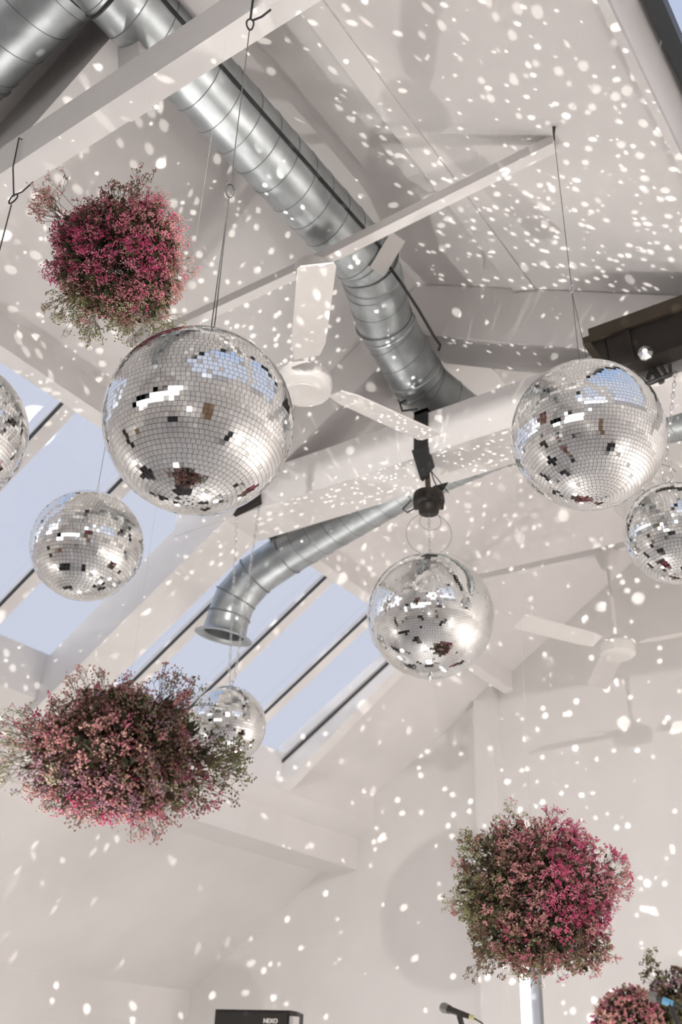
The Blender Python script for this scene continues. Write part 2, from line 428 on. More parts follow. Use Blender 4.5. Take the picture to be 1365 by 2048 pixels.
def chain(label, a, b, r=.0022, ln=.034, group=None):
    a = np.array(a, float); b = np.array(b, float); d = b-a; D = np.linalg.norm(d); d /= D
    n = max(2, int(D/(ln-2*r*1.2))); m = MB()
    q = np.array([1., 0, 0]) if abs(d[0]) < .9 else np.array([0, 1., 0])
    u = np.cross(d, q); u /= np.linalg.norm(u); w = np.cross(d, u)
    for i in range(n):
        c_ = a + d*D*(i+.5)/n; s_ = u if i % 2 else w
        m.tube(loop_pts(c_, d, s_, ln/2-r, .0075, 10, 2.6), r, 5, closed=True)
    return tag(m.build('hanging_chain', CHROME, smooth=True), label, 'chain', group)

# ------------------------------------------------------------------ mirror balls
def mirror_ball(label, c_, r, w, seed, yaw=0., cap=True, pin=False):
    rg = np.random.default_rng(seed); c_ = np.array(c_, float)
    t = thing('mirror_ball', label, 'mirror ball', c_, 'mirror balls')
    rows = int(round(PI*r/w)); V = []; Fc = []; MI = []; n = 0
    lead = .9
    for i in range(rows):
        la = -PI/2 + PI*(i+.5)/rows
        cnt = max(4, int(round(2*PI*r*math.cos(la)/w))); off = rg.random()*2*PI
        hw = PI*r*math.cos(la)/cnt*.93; hh = w/2*.93
        for k in range(cnt):
            lo = off + 2*PI*k/cnt
            nn = np.array([math.cos(la)*math.cos(lo), math.cos(la)*math.sin(lo), math.sin(la)])
            e1 = np.array([-math.sin(lo), math.cos(lo), 0]); e2 = np.cross(nn, e1)
            j = rg.normal(0, .007, 2)
            if rg.random() < .03: j = rg.normal(0, .05, 2)
            tn = nn + e1*j[0] + e2*j[1]
            cc_ = nn*(r+.0012)
            top = [cc_ + a*hw*e1 + b*hh*e2 - nn*(a*hw*j[0]+b*hh*j[1]) for a, b in ((-1, -1), (1, -1), (1, 1), (-1, 1))]
            bot = [q - nn*.003 for q in top]
            V += top + bot
            Fc += [(n, n+1, n+2, n+3), (n+4, n+5, n+1, n), (n+5, n+6, n+2, n+1), (n+6, n+7, n+3, n+2), (n+7, n+4, n, n+3)]
            MI += [0, 1, 1, 1, 1]; n += 8
    m = MB(); m.v.append(np.array(V)); m.f = Fc; m.mi = MI; m.n = n
    m.build('mirror_tiles', [MIRROR, TEDGE], t)
    bm = MB(); pr = [(max(.001, (r-.0012)*math.cos(a)), (r-.0012)*math.sin(a)) for a in np.linspace(-PI/2, PI/2, 33)]
    bm.lathe(pr, (0, 0, 0), n=64); bm.build('core', GROUT, t, True)
    bm = MB().lathe([(.028, -.004), (.03, .004), (.012, .008), (.008, .018)], (0, 0, r), n=24)
    bm.tube(loop_pts((0, 0, r+.028), (1, 0, 0), (0, 0, 1), .012, .014), .0025, 8, closed=True)
    bm.build('hanging_eye', CHROME, t, True)
    if pin: MB().lathe([(.012, 0), (.012, -.012), (.007, -.016), (.007, -.026), (.003, -.03)], (0, 0, -r), n=16).build('bottom_pin', CHROME, t, True)
    return t, c_
B1 = at_y(398, 843, 1.5); r1 = .241
BL = at_y(-97, 862, 1.5); rL = .245
BR = at_y(1176.5, 870, 2.82); rR = .262
BC = at_y(861, 1231, 4.2); rC = .33
BQ = at_y(1353, 1066, 4.15); rQ = .234
BS = at_y(455, 1450, 4.15); rS = .218
BW = at_y(174.5, 1091, 2.94); rW = .283
mirror_ball('largest mirror ball in view, hanging below the magenta flower cloud', B1, r1, .0122, 1)
mirror_ball('mirror ball cut off by the left edge, its right third showing', BL, rL, .0125, 2)
mirror_ball('mirror ball at right under the dark brown fixture, on a wire from the ceiling', BR, rR, .0128, 3)
mirror_ball('mirror ball on a black motor under the middle of the tie beam', BC, rC, .0128, 4, pin=True)
mirror_ball('smaller mirror ball cut off by the right edge, hanging on a chain', BQ, rQ, .0155, 5)
mirror_ball('smallest mirror ball, on two chains below the bellmouth, partly behind flowers', BS, rS, .0155, 6)
mirror_ball('mirror ball at left in front of the skylight, below the largest ball', BW, rW, .0185, 8)

top1 = B1+(0, 0, r1+.04)
A1 = at_y(505, 50, 1.467-.005)
mid = top1 + (A1-top1)*.42
carabiner('small steel carabiner half way up the wire of the largest mirror ball', mid, .028, WIRE, .1)
carabiner('black carabiner on the face of the near truss, above the long wire', A1+(0, -.01, -.01), .028, BLACKM, .1)
wire('steel_wire', 'thin steel wire from the top truss down to the carabiner above the largest ball', A1-(0, 0.01, .03), mid+(0, 0, .025))
m = MB().tube([mid-(0, 0, .025), top1+(.0, 0, .03), top1-(.0, 0, .02)], .0016, 6).tube([mid-(0, 0, .02), top1+(.012, 0, .02), top1+(.012, 0, -.02)], .0016, 6)
tag(m.build('steel_wire', WIRE, smooth=True), 'doubled lower wire from carabiner to the top of the largest ball', 'cable')
m = MB().tube([A1+(0, -.012, .02), A1+(.0, -.012, .14), A1+(-.01, .0, .22)], .004, 6).tube([A1+(0.01, -.012, .0), A1+(.05, -.012, -.012), A1+(.085, -.01, .0)], .004, 6)
tag(m.build('sling', RUBBER, smooth=True), 'black sling over the near truss at top centre', 'sling')
# left-hand ball sling
S0 = at_y(26, 398, 1.455); S1 = at_y(38, 276, 1.45); S2 = at_y(66, 364, 1.45)
carabiner('black carabiner at the left edge, beside the pale pink sprig', S0, .026, BLACKM, -.35)
m = MB().tube([S0+(0, 0, .015), at_y(26, 335, 1.455), S1, S1+(.01, .03, .0)], .003, 6).tube([S0+(0, 0, .02), at_y(44, 384, 1.455), S2], .003, 6)
tag(m.build('sling', RUBBER, smooth=True), 'black sling on the near truss at the left edge', 'sling')
wire('steel_wire', 'dark wire running down off the left edge from the carabiner', S0-(0, 0, .03), BL+(0, 0, rL+.03), .0028)
# ball at right: from the ceiling
C1 = np.array([-1.02, 2.86, R(-1.02)]); tR = BR+(0, 0, rR+.04)
mR = at_y(1144, 578, 2.835)
tag(MB().tube([C1+(0, 0, .0), C1-(0, .01, .05), C1-(0, 0.01, .09)], [.008, .005, .003], 8).build('ceiling_hook', WIRE, smooth=True), 'small dark hook in the ceiling at upper right', 'hook')
wire('steel_wire', 'thin wire from the ceiling hook down to the right-hand ball', C1-(0, .01, .08), mR+(0, 0, .02), .0014)
carabiner('tiny steel link above the right-hand mirror ball', mR, .020, CHROME, -.3)
m = MB().tube([mR-(0, 0, .015), tR+(-.004, 0, -.02)], .0013, 5).tube([mR-(0, 0, .015), tR+(.03, 0, -.035)], .0013, 5)
tag(m.build('steel_wire', WIRE, smooth=True), 'forked thin wire below the steel link of the right-hand ball', 'cable')
# ball by the skylight
tW = BW+(0, 0, rW+.03); W0 = at_y(243, 715, 2.94)
wire('steel_wire', 'thin wire over the skylight holding the lower left ball', tW+(0, 0, .06), W0, .0014)
m = MB().tube([tW+(0, 0, .06), tW+(-.018, 0, -.03)], .0014, 5).tube([tW+(0, 0, .06), tW+(.018, 0, -.03)], .0014, 5)
tag(m.build('steel_wire', CHROME, smooth=True), 'short forked wire on top of the lower left ball', 'cable')
m = MB().tube([W0, at_y(243, 650, 2.94), np.array([-3.6, 2.94, 5.14])], .0018, 5).tube([W0, at_y(260, 668, 2.94)], .0018, 5)
tag(m.build('sling', WIRE, smooth=True), 'thin forked sling below the top flower cloud', 'sling')
# central motor
mo = at_y(858, 1003, 4.2)
t = thing('mirror_ball_motor', 'round black motor strapped under the tie beam, turning the central ball', 'motor', mo)
part(MB().lathe([(.03, -.075), (.055, -.072), (.062, -.03), (.085, -.02), (.09, .0), (.085, .045), (.05, .052)], mo, n=32), 'housing', BRONZE, t, True)
for k in range(6):
    a = 2*PI*k/6
    part(MB().lathe([(.012, -.02), (.015, -.015), (.015, .015), (.010, .02)], mo+(.082*math.cos(a), .082*math.sin(a), -.005), n=12), 'lug', BLACKM, t, True)
part(MB().tube([mo+(0, 0, .05), mo+(-.01, 0, .20)], .016, 10), 'spigot', BRONZE2, t, True)
part(MB().tube([mo+(-.06, 0, -.01), mo+(-.14, 0, -.03), mo+(-.17, 0, .0), mo+(-.12, .01, .05)], .005, 6), 'cable', RUBBER, t, True)
sx = -2.41
m = MB().box((sx-.045, 4.085, 4.70), (sx+.045, 4.097, 4.97)).box((sx-.045, 4.085, 4.945), (sx+.045, 4.2, 4.97))
m.add([(sx-.05, 4.10, 4.70), (sx+.05, 4.10, 4.70), (sx+.055, 4.15, 4.60), (sx-.035, 4.17, 4.54), (sx-.05, 4.07, 4.70), (sx+.05, 4.07, 4.70), (sx+.055, 4.12, 4.60), (sx-.035, 4.14, 4.54)],
      [(0, 1, 2, 3), (7, 6, 5, 4), (0, 4, 5, 1), (1, 5, 6, 2), (2, 6, 7, 3), (3, 7, 4, 0)])
m.tube([(sx-.02, 4.08, 4.98), at_y(805, 822, 4.08), at_y(800, 806, 4.08), at_y(812, 800, 4.12)], .006, 6)
tag(m.build('strap', RUBBER), 'black strap wrapped over the tie beam above the round motor', 'strap')
m = MB().tube([(sx+.03, 4.10, 4.66), mo+(.03, 0, .14), mo+(.06, 0, .06)], .004, 5).tube([mo+(.02, 0, .19), mo+(.10, .05, .05)], .003, 5)
m.add([tuple(at_y(*q)) for q in [(866, 972, 4.28), (898, 964, 4.28), (884, 986, 4.28), (868, 980, 4.28), (866, 972, 4.31), (898, 964, 4.31), (884, 986, 4.31), (868, 980, 4.31)]],
      [(0, 1, 2, 3), (7, 6, 5, 4), (0, 4, 5, 1), (1, 5, 6, 2), (2, 6, 7, 3), (3, 7, 4, 0)])
tag(m.build('safety_clip', BLACKM), 'black hook and stay wires beside the motor spigot', 'clip')
tC = BC+(0, 0, rC+.035)
chain('short fine chain between the round motor and the central ball', mo-(0, 0, .075), tC, .0018, .026)
m = MB()
for cx, wdt, ht in ((-.0, .125, .13), (.01, .06, .055)):
    P = []
    zt = mo[2]-.075
    for k in range(28):
        a = PI/2 + 2*PI*k/28
        P.append(np.array([mo[0]+cx, mo[1], zt-ht]) + np.array([RT[0], RT[1], 0])*wdt*math.cos(a) + UPW*ht*math.sin(a))
    m.tube(P, .0013, 5, closed=True)
tag(m.build('safety_wire', WIRE, smooth=True), 'looped thin safety wires round the chain above the central ball', 'cable')
carabiner('small steel shackle on top of the central ball', BC+(.09, .03, rC+.01), .022, CHROME, 0)
# chains of the small balls
tS = BS+(0, 0, rS+.035)
k1, k2 = at_y(474, 1036, 4.095), at_y(519, 1008, 4.095)
chain('left of the two long chains in front of the bellmouth', k1, tS+(-.02, 0, 0), group='chains of the smallest ball')
chain('right of the two long chains in front of the bellmouth', k2, tS+(.02, 0, 0), group='chains of the smallest ball')
m = MB()
V = [tuple(at_y(*q)) for q in [(472, 1034, 4.09), (482, 1018, 4.09), (522, 984, 4.09), (524, 1008, 4.09)]]; V += [(a, b-.03, c_) for a, b, c_ in V]
m.add(V, [(0, 1, 2, 3), (7, 6, 5, 4), (0, 4, 5, 1), (1, 5, 6, 2), (2, 6, 7, 3), (3, 7, 4, 0)])
tag(m.build('beam_clamp', BRONZE), 'dark clamp on the tie beam behind the largest ball, holding two chains', 'clamp')
tQ = BQ+(0, 0, rQ+.035)
k3 = at_y(1352, 742, 4.09); mm = tQ+(0, 0, .12)
chain('chain from the beam clamp down to the right-edge ball', k3, mm)
chain('short link chain, left of the pair on the right-edge ball', mm+(-.03, 0, 0), tQ+(-.01, 0, -.02))
chain('short link chain, right of the pair on the right-edge ball', mm+(.02, 0, 0), tQ+(.01, 0, -.02))
P = [np.array([mm[0]-.04, mm[1], mm[2]-.10]) + np.array([RT[0], RT[1], 0])*.10*math.cos(a) + UPW*.10*math.sin(a) for a in np.linspace(.6, 5.6, 26)]
tag(MB().tube(P, .0016, 5).build('safety_wire', WIRE, smooth=True), 'looped thin wire over the right-edge ball', 'cable')

# ------------------------------------------------------------------ dark fixture on the beam
fx0, fx1 = -1.355, .35
t = thing('light_fixture', 'long dark brown metal lamp casing with lighter edge, above the right-hand tie beam', 'light fixture', (fx0, 3.95, 4.7))
m = MB().prism_x([(3.90, 4.875), (4.07, 4.875), (4.08, 4.90), (4.05, 4.975), (3.93, 4.975), (3.895, 4.95)], fx0+.04, fx1)
m.prism_x([(3.91, 4.875), (4.07, 4.875), (4.07, 4.90), (3.91, 4.92)], fx0, fx0+.05)
part(m, 'lid', BRONZE2, t)
m = MB().prism_x([(3.95, 4.70), (4.04, 4.69), (4.06, 4.875), (3.92, 4.875)], fx0+.11, fx1-.05)
m.add([(fx0+.04, 3.92, 4.875), (fx0+.04, 4.06, 4.875), (fx0+.11, 4.04, 4.70), (fx0+.11, 3.95, 4.70), (fx0+.12, 3.92, 4.875), (fx0+.12, 4.06, 4.875), (fx0+.12, 4.04, 4.70), (fx0+.12, 3.95, 4.70)],
      [(0, 3, 2, 1), (4, 5, 6, 7), (0, 1, 5, 4), (3, 7, 6, 2), (0, 4, 7, 3), (1, 2, 6, 5)])
part(m, 'housing', BRONZE, t)
for x in np.arange(fx0+.22, fx1-.05, .30):
    part(MB().prism_x([(3.93, 4.72), (3.95, 4.70), (3.925, 4.87), (3.905, 4.872)], x, x+.022), 'rib', BRONZE, t)
for x in np.arange(fx0+.12, fx1, .25):
    part(MB().lathe([(.010, 0), (.010, .008), (.004, .010)], (x, 3.935, 4.97), n=10), 'screw', BLACKM, t, True)
m = MB()
qx = at_y(1292, 708, 3.86)
m.lathe([(.004, -.01), (.035, 0), (.035, .02), (.01, .05)], qx, (0.2, -.8, -.3), 8)
part(m, 'lens_knob', CHROME, t)
m = MB()
for a_, b_, r0 in [((1300, 728), (1325, 765), .016), ((1278, 776), (1345, 748), .012), ((1282, 758), (1282, 776), .009), ((1340, 728), (1343, 750), .009), ((1305, 735), (1296, 760), .012), ((1322, 730), (1335, 752), .009), ((1268, 735), (1262, 722), .003)]:
    m.tube([at_y(*a_, 4.03), at_y(*b_, 4.05)], r0, 8)
part(m, 'mounting_bracket', BLACKM, t)

# ------------------------------------------------------------------ flower clouds
PAL = {
 'magenta': (.58, .07, .19), 'pink': (.67, .20, .29), 'dusty': (.60, .285, .27), 'peach': (.72, .42, .35),
 'mauve': (.42, .23, .30), 'brown': (.20, .115, .075), 'olive': (.26, .27, .12), 'cream': (.52, .48, .33), 'wine': (.30, .055, .10)}
PK = list(PAL)
FM = {k: mat(k+'_blossom', PAL[k]+(1,), .75, noise=.25, nscale=90) for k in PK}
STEM = mat('dry_stem', (.14, .12, .06, 1), .8); LEAF = mat('dark_leaf', (.045, .048, .022, 1), .8, noise=.3, nscale=40)
LEAFB = mat('brown_leaf', (.085, .05, .032, 1), .8, noise=.3, nscale=40)
OCT_F = np.array([(0,2,4),(2,1,4),(1,3,4),(3,0,4),(2,0,5),(1,2,5),(3,1,5),(0,3,5)])
OCT_V = np.array([(1,0,0),(-1,0,0),(0,1,0),(0,-1,0),(0,0,1),(0,0,-1)], float)
def fast_mesh(name, verts, faces, k, mats, mi=None, parent=None):
    me = bpy.data.meshes.new(name); nv = len(verts); nf = len(faces)
    me.vertices.add(nv); me.vertices.foreach_set('co', verts.astype(np.float32).ravel())
    me.loops.add(nf*k); me.loops.foreach_set('vertex_index', faces.astype(np.int32).ravel())
    me.polygons.add(nf); me.polygons.foreach_set('loop_start', np.arange(0, nf*k, k, dtype=np.int32))
    for m_ in mats: me.materials.append(m_)
    if mi is not None: me.polygons.foreach_set('material_index', mi.astype(np.int32))
    me.update(calc_edges=True); me.validate()
    o = bpy.data.objects.new(name, me); COL.objects.link(o); o.parent = parent
    return o
def prisms(segs):    # three-sided prisms for many thin stems at once: (a, b, r0, r1)
    A = np.array([s_[0] for s_ in segs]); B = np.array([s_[1] for s_ in segs])
    r0 = np.array([s_[2] for s_ in segs])[:, None]; r1 = np.array([s_[3] for s_ in segs])[:, None]
    D = B-A; D /= np.linalg.norm(D, axis=1)[:, None]+1e-9
    q = np.where(np.abs(D[:, 2:3]) < .9, np.array([[0, 0, 1.]]), np.array([[1., 0, 0]]))
    U = np.cross(D, q); U /= np.linalg.norm(U, axis=1)[:, None]; W = np.cross(D, U)
    V = []
    for base, rr in ((A, r0), (B, r1)):
        for k in range(3):
            a = 2*PI*k/3; V.append(base + rr*(math.cos(a)*U+math.sin(a)*W))
    V = np.stack(V, 1).reshape(-1, 3); n = len(A); Fq = []
    base = np.arange(n)[:, None]*6
    Fq = np.concatenate([base+np.array([[0, 1, 4, 3]]), base+np.array([[1, 2, 5, 4]]), base+np.array([[2, 0, 3, 5]])], 1).reshape(-1, 4)
    return V, Fq
RH = np.array([RT[0], RT[1], 0]); RH /= np.linalg.norm(RH)
def flower_cloud(label, c_, a, b, seed, colfn, nspray=200, sprigs=(), bs=1.0, anchor=None, linelab=None, cut=None):
    rg = np.random.default_rng(seed); c_ = np.array(c_, float)
    t = thing('flower_cloud', label, 'flower arrangement', c_, 'hanging flower clouds')
    fwd = c_-CAM; fwd /= np.linalg.norm(fwd); ri = np.cross(fwd, UPW); ri /= np.linalg.norm(ri); up = np.cross(ri, fwd)
    ph = rg.random((5, 3))*6.28; fr = rg.normal(0, 1.6, (5, 3))
    def bumpf(d): return 1 + .10*sum(math.sin(fr[i].dot(d)*1.7+ph[i, 0]) for i in range(5))/2.0
    segs = []; P = []; Cc = []; S = []
    dirs = []
    for i in range(nspray):     # even directions
        z = 1-2*(i+.5)/nspray; an = i*2.39996+rg.normal(0, .15); q = math.sqrt(1-z*z); dirs.append(np.array([q*math.cos(an), q*math.sin(an), z]))
    jobs = [(d, None, None, None) for d in dirs]
    for (sx_, sy_, ln, cn) in sprigs:
        for _ in range(cn[1] if isinstance(cn, tuple) else 1):
            d = ri*(sx_+rg.normal(0, .10)) + up*(sy_+rg.normal(0, .10)) - fwd*rg.normal(0, .35)*.6
            jobs.append((d/np.linalg.norm(d), ln*(1+rg.normal(0, .06)), cn[0] if isinstance(cn, tuple) else cn, True))
    for d, ln, cname, sp in jobs:
        d = d + rg.normal(0, .06, 3); d /= np.linalg.norm(d)
        dh = d.dot(RH)*RH + (d.dot(np.cross(UPW, RH)))*np.cross(UPW, RH)
        Rr = 1/math.sqrt((np.linalg.norm(dh)/a)**2 + (d[2]/b)**2) * bumpf(d)
        L1 = Rr*(ln if ln else rg.choice([.74, .82, .9, .97, 1.03], p=[.2, .22, .25, .22, .11]))
        p0 = d*Rr*.25; base = d*(L1-.075)
        if sp: base = d*(L1-.09) 
        segs.append((p0, base, .0012, .0009))
        nb = 5 if not sp else 6
        sxx, syy = d.dot(ri), d.dot(up)
        col0 = cname or colfn(sxx, syy, rg)
        for _ in range(nb):
            o1 = d + rg.normal(0, .55 if not sp else .5, 3); o1 /= np.linalg.norm(o1)
            q1 = base + o1*rg.uniform(.025, .055)*(1.25 if sp else 1)
            segs.append((base + d*rg.uniform(-.02, .02)*0, q1, .0008, .0006))
            for _ in range(3):
                o2 = d*.8 + o1*.5 + rg.normal(0, .5, 3); o2 /= np.linalg.norm(o2)
                q2 = q1 + o2*rg.uniform(.012, .028); segs.append((q1, q2, .0006, .0005))
                colr = col0 if rg.random() < .8 else colfn(sxx+rg.normal(0, .15), syy+rg.normal(0, .15), rg)
                for _ in range(4 if not sp else 3):
                    P.append(q2 + rg.normal(0, .0045, 3)); Cc.append(PK.index(colr)); S.append(rg.uniform(.0021, .0038)*bs)
    P = np.array(P); Cc = np.array(Cc); S = np.array(S); n = len(P)
    V = (OCT_V[None]*S[:, None, None]*rg.uniform(.6, 1.25, (n, 6, 1)))
    # random rotation per blossom
    q = rg.normal(size=(n, 4)); q /= np.linalg.norm(q, axis=1)[:, None]; w_, x_, y_, z_ = q.T
    Rm = np.stack([np.stack([1-2*(y_*y_+z_*z_), 2*(x_*y_-z_*w_), 2*(x_*z_+y_*w_)], 1), np.stack([2*(x_*y_+z_*w_), 1-2*(x_*x_+z_*z_), 2*(y_*z_-x_*w_)], 1), np.stack([2*(x_*z_-y_*w_), 2*(y_*z_+x_*w_), 1-2*(x_*x_+y_*y_)], 1)], 1)
    V = np.einsum('nij,nkj->nki', Rm, V) + P[:, None]
    Fo = (OCT_F[None] + (np.arange(n)*6)[:, None, None]).reshape(-1, 3)
    mi = np.repeat(Cc, 8)
    green = np.isin(Cc, [PK.index('olive'), PK.index('cream'), PK.index('brown')])
    for nm, sel in (('pink_blossoms', ~green), ('green_seed_heads', green)):
        ix = np.where(sel)[0]
        if len(ix) == 0: continue
        Vs = V[ix].reshape(-1, 3); Fs = (OCT_F[None] + (np.arange(len(ix))*6)[:, None, None]).reshape(-1, 3)
        o = fast_mesh(nm, Vs, Fs, 3, [FM[k] for k in PK], np.repeat(Cc[ix], 8), t); o['kind'] = 'stuff'
    Vt, Ft = prisms(segs); o = fast_mesh('stems', Vt, Ft, 4, [STEM], None, t); o['kind'] = 'stuff'
    # leaves: dark dried foliage filling the heart of the cloud
    nl = int(2600*max(1, (a/.235)**1.5)); d = rg.normal(size=(nl, 3)); d /= np.linalg.norm(d, axis=1)[:, None]
    hz_ = np.sqrt(d[:, 0]**2+d[:, 1]**2); Re = 1/np.sqrt((hz_/a)**2+(d[:, 2]/b)**2)*np.array([bumpf(k) for k in d])
    Pl = d*(Re*rg.uniform(.35, .84, nl))[:, None]
    ul = rg.normal(size=(nl, 3))*.6+d; ul /= np.linalg.norm(ul, axis=1)[:, None]
    wl = np.cross(ul, rg.normal(size=(nl, 3))); wl /= np.linalg.norm(wl, axis=1)[:, None]
    le = rg.uniform(.008, .020, nl)[:, None]*max(1, a/.3)
    Vl = np.stack([Pl-ul*le, Pl+wl*le*.42, Pl+ul*le, Pl-wl*le*.42], 1).reshape(-1, 3)
    Vl += rg.normal(0, .0015, Vl.shape)
    o = fast_mesh('foliage', Vl, np.arange(nl*4).reshape(-1, 4), 4, [LEAF, LEAFB], (rg.random(nl) < .45).astype(int), t); o['kind'] = 'stuff'
    if anchor is not None:
        wire('clear_line', linelab, c_+(0, 0, b*.3), anchor, (.0002 if a < .3 else .0008), LINE, 'line')
    return t
def pick(rg, d):
    k = list(d); p = np.array([max(0., d[q]) for q in k]); p /= p.sum(); return k[rg.choice(len(k), p=p)]
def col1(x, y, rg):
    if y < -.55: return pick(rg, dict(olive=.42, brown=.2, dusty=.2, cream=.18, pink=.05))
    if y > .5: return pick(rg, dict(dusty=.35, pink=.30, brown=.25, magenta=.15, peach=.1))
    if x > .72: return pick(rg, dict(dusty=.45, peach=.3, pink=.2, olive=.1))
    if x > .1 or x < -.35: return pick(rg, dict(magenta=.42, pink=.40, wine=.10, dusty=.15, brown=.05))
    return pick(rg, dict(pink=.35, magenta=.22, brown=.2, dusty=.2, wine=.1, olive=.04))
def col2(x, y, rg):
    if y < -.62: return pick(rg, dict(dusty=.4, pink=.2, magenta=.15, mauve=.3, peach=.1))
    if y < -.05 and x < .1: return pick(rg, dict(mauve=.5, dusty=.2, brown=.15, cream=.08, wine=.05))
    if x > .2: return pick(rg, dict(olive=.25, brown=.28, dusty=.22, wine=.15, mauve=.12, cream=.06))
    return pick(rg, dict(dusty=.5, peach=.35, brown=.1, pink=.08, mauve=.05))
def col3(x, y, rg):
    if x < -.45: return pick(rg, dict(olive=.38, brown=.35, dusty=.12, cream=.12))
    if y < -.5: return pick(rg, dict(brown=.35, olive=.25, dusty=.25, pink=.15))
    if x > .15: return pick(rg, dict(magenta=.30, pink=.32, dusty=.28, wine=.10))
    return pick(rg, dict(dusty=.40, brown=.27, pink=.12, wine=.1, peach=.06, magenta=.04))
c1 = at_y(238, 515, 1.5); c2 = at_y(238, 1512, 1.5); c3 = at_y(1070, 1796, 4.2)
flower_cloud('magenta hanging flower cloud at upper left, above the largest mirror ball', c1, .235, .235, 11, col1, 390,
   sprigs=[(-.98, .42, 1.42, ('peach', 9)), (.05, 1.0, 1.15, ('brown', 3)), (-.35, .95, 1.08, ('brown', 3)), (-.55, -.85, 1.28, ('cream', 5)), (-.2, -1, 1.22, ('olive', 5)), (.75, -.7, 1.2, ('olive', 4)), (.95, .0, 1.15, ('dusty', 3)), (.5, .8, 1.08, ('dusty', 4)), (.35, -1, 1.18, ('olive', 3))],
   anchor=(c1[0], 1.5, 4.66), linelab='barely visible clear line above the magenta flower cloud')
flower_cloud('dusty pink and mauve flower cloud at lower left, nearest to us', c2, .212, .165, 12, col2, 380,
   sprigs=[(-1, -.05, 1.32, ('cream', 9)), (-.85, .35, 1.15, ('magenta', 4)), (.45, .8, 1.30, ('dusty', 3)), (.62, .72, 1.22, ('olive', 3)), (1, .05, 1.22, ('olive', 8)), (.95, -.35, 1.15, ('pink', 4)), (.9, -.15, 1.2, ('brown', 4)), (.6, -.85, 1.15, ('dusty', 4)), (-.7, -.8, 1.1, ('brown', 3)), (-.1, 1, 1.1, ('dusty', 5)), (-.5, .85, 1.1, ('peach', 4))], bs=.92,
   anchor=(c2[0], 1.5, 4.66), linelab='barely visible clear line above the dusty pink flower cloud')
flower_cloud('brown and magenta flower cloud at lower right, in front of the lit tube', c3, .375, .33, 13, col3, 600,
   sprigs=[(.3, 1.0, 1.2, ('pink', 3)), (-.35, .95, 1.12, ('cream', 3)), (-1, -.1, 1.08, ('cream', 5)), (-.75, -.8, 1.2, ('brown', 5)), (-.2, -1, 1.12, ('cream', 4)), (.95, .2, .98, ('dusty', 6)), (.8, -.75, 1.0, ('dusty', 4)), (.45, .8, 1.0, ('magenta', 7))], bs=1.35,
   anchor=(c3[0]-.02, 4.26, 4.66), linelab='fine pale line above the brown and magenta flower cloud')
c4 = at_y(1262, 2052, 6.3); c5 = at_y(1362, 2030, 6.75)
def colp(x, y, rg): return pick(rg, dict(pink=.35, dusty=.35, peach=.3, magenta=.1, olive=.1))
def cold(x, y, rg): return pick(rg, dict(brown=.4, olive=.3, mauve=.2, cream=.1))
flower_cloud('blurred pale pink flower bunch in the bottom right corner', c4, .26, .24, 14, colp, 170, bs=1.9)
flower_cloud('blurred dark olive flower bunch at the bottom right edge', c5, .24, .26, 15, cold, 150, sprigs=[(-.5, .9, 1.25, ('olive', 5))], bs=1.9)

# ------------------------------------------------------------------ stage gear
# loudspeaker on a pole stand
ys = 5.2; sa, sb = at_y(435, 2018, ys), at_y(578, 2021, ys)
wS = np.linalg.norm((sb-sa)[[0, 1]]); cS = (sa+sb)/2; zt = cS[2]
t = thing('loudspeaker', 'black loudspeaker with white lettering on a pole at the bottom edge', 'speaker', (cS[0], cS[1], 0))
ux = np.array([.985, .17, 0]); ux /= np.linalg.norm(ux); uy = np.array([-ux[1], ux[0], 0])
wS = .51
def ob(m, c0, dx, dy, dz, mi=0):     # oriented box
    V = [np.array(c0)+ux*a*dx+uy*b*dy+UPW*k*dz for a in (-1, 1) for b in (-1, 1) for k in (-1, 1)]
    return m.add(V, [(0, 1, 3, 2), (4, 6, 7, 5), (0, 4, 5, 1), (2, 3, 7, 6), (0, 2, 6, 4), (1, 5, 7, 3)], mi)
ctr = cS + uy*.19 - UPW*.33
m = MB()
prof = [(-wS/2, -.19), (wS/2, -.19), (wS/2, -.10), (wS/2-.10, .19), (-wS/2+.10, .19), (-wS/2, -.10)]
V = [ctr+ux*a+uy*b+UPW*k for k in (-.33, .33) for a, b in prof]
m.add(V, [(5, 4, 3, 2, 1, 0), (6, 7, 8, 9, 10, 11)] + [(i, (i+1) % 6, (i+1) % 6+6, i+6) for i in range(6)])
part(m, 'cabinet', BLACKP, t)
part(ob(MB(), ctr-uy*.197+UPW*0, wS/2-.012, .006, .315), 'grille', BLACKM, t)
part(ob(MB(), ctr+ux*(wS/2+.012)-uy*.15, .012, .04, .30), 'side_handle_panel', GREYP, t)
part(MB().tube([(ctr[0], ctr[1], 0.03), (ctr[0], ctr[1], ctr[2]-.33)], .018, 12), 'pole', BLACKM, t)
part(MB().lathe([(.25, 0), (.25, .02), (.03, .035)], (ctr[0], ctr[1], 0), n=32), 'base_plate', BLACKM, t)
cu = bpy.data.curves.new('txt', 'FONT'); cu.body = 'NEXO'; cu.size = .034; cu.extrude = .002; cu.align_x = 'CENTER'; cu.align_y = 'CENTER'; cu.offset = .0006
to = bpy.data.objects.new('txt', cu); COL.objects.link(to); bpy.context.view_layer.update()
me = bpy.data.meshes.new_from_object(to.evaluated_get(bpy.context.evaluated_depsgraph_get())); bpy.data.objects.remove(to)
lp = at_y(540, 2042, ys) ; lp = lp - uy*((lp-(ctr-uy*.206)).dot(uy))
lo = bpy.data.objects.new('lettering', me); COL.objects.link(lo); me.materials.clear(); me.materials.append(LETTER)
lo.parent = t; lo.matrix_parent_inverse = Matrix.Translation(Vector((cS[0], cS[1], 0))).inverted()
rm = Matrix((tuple(ux), (0, 0, 1), tuple(-uy))).transposed().to_4x4(); lo.matrix_basis = Matrix.Translation(Vector(lp)) @ rm

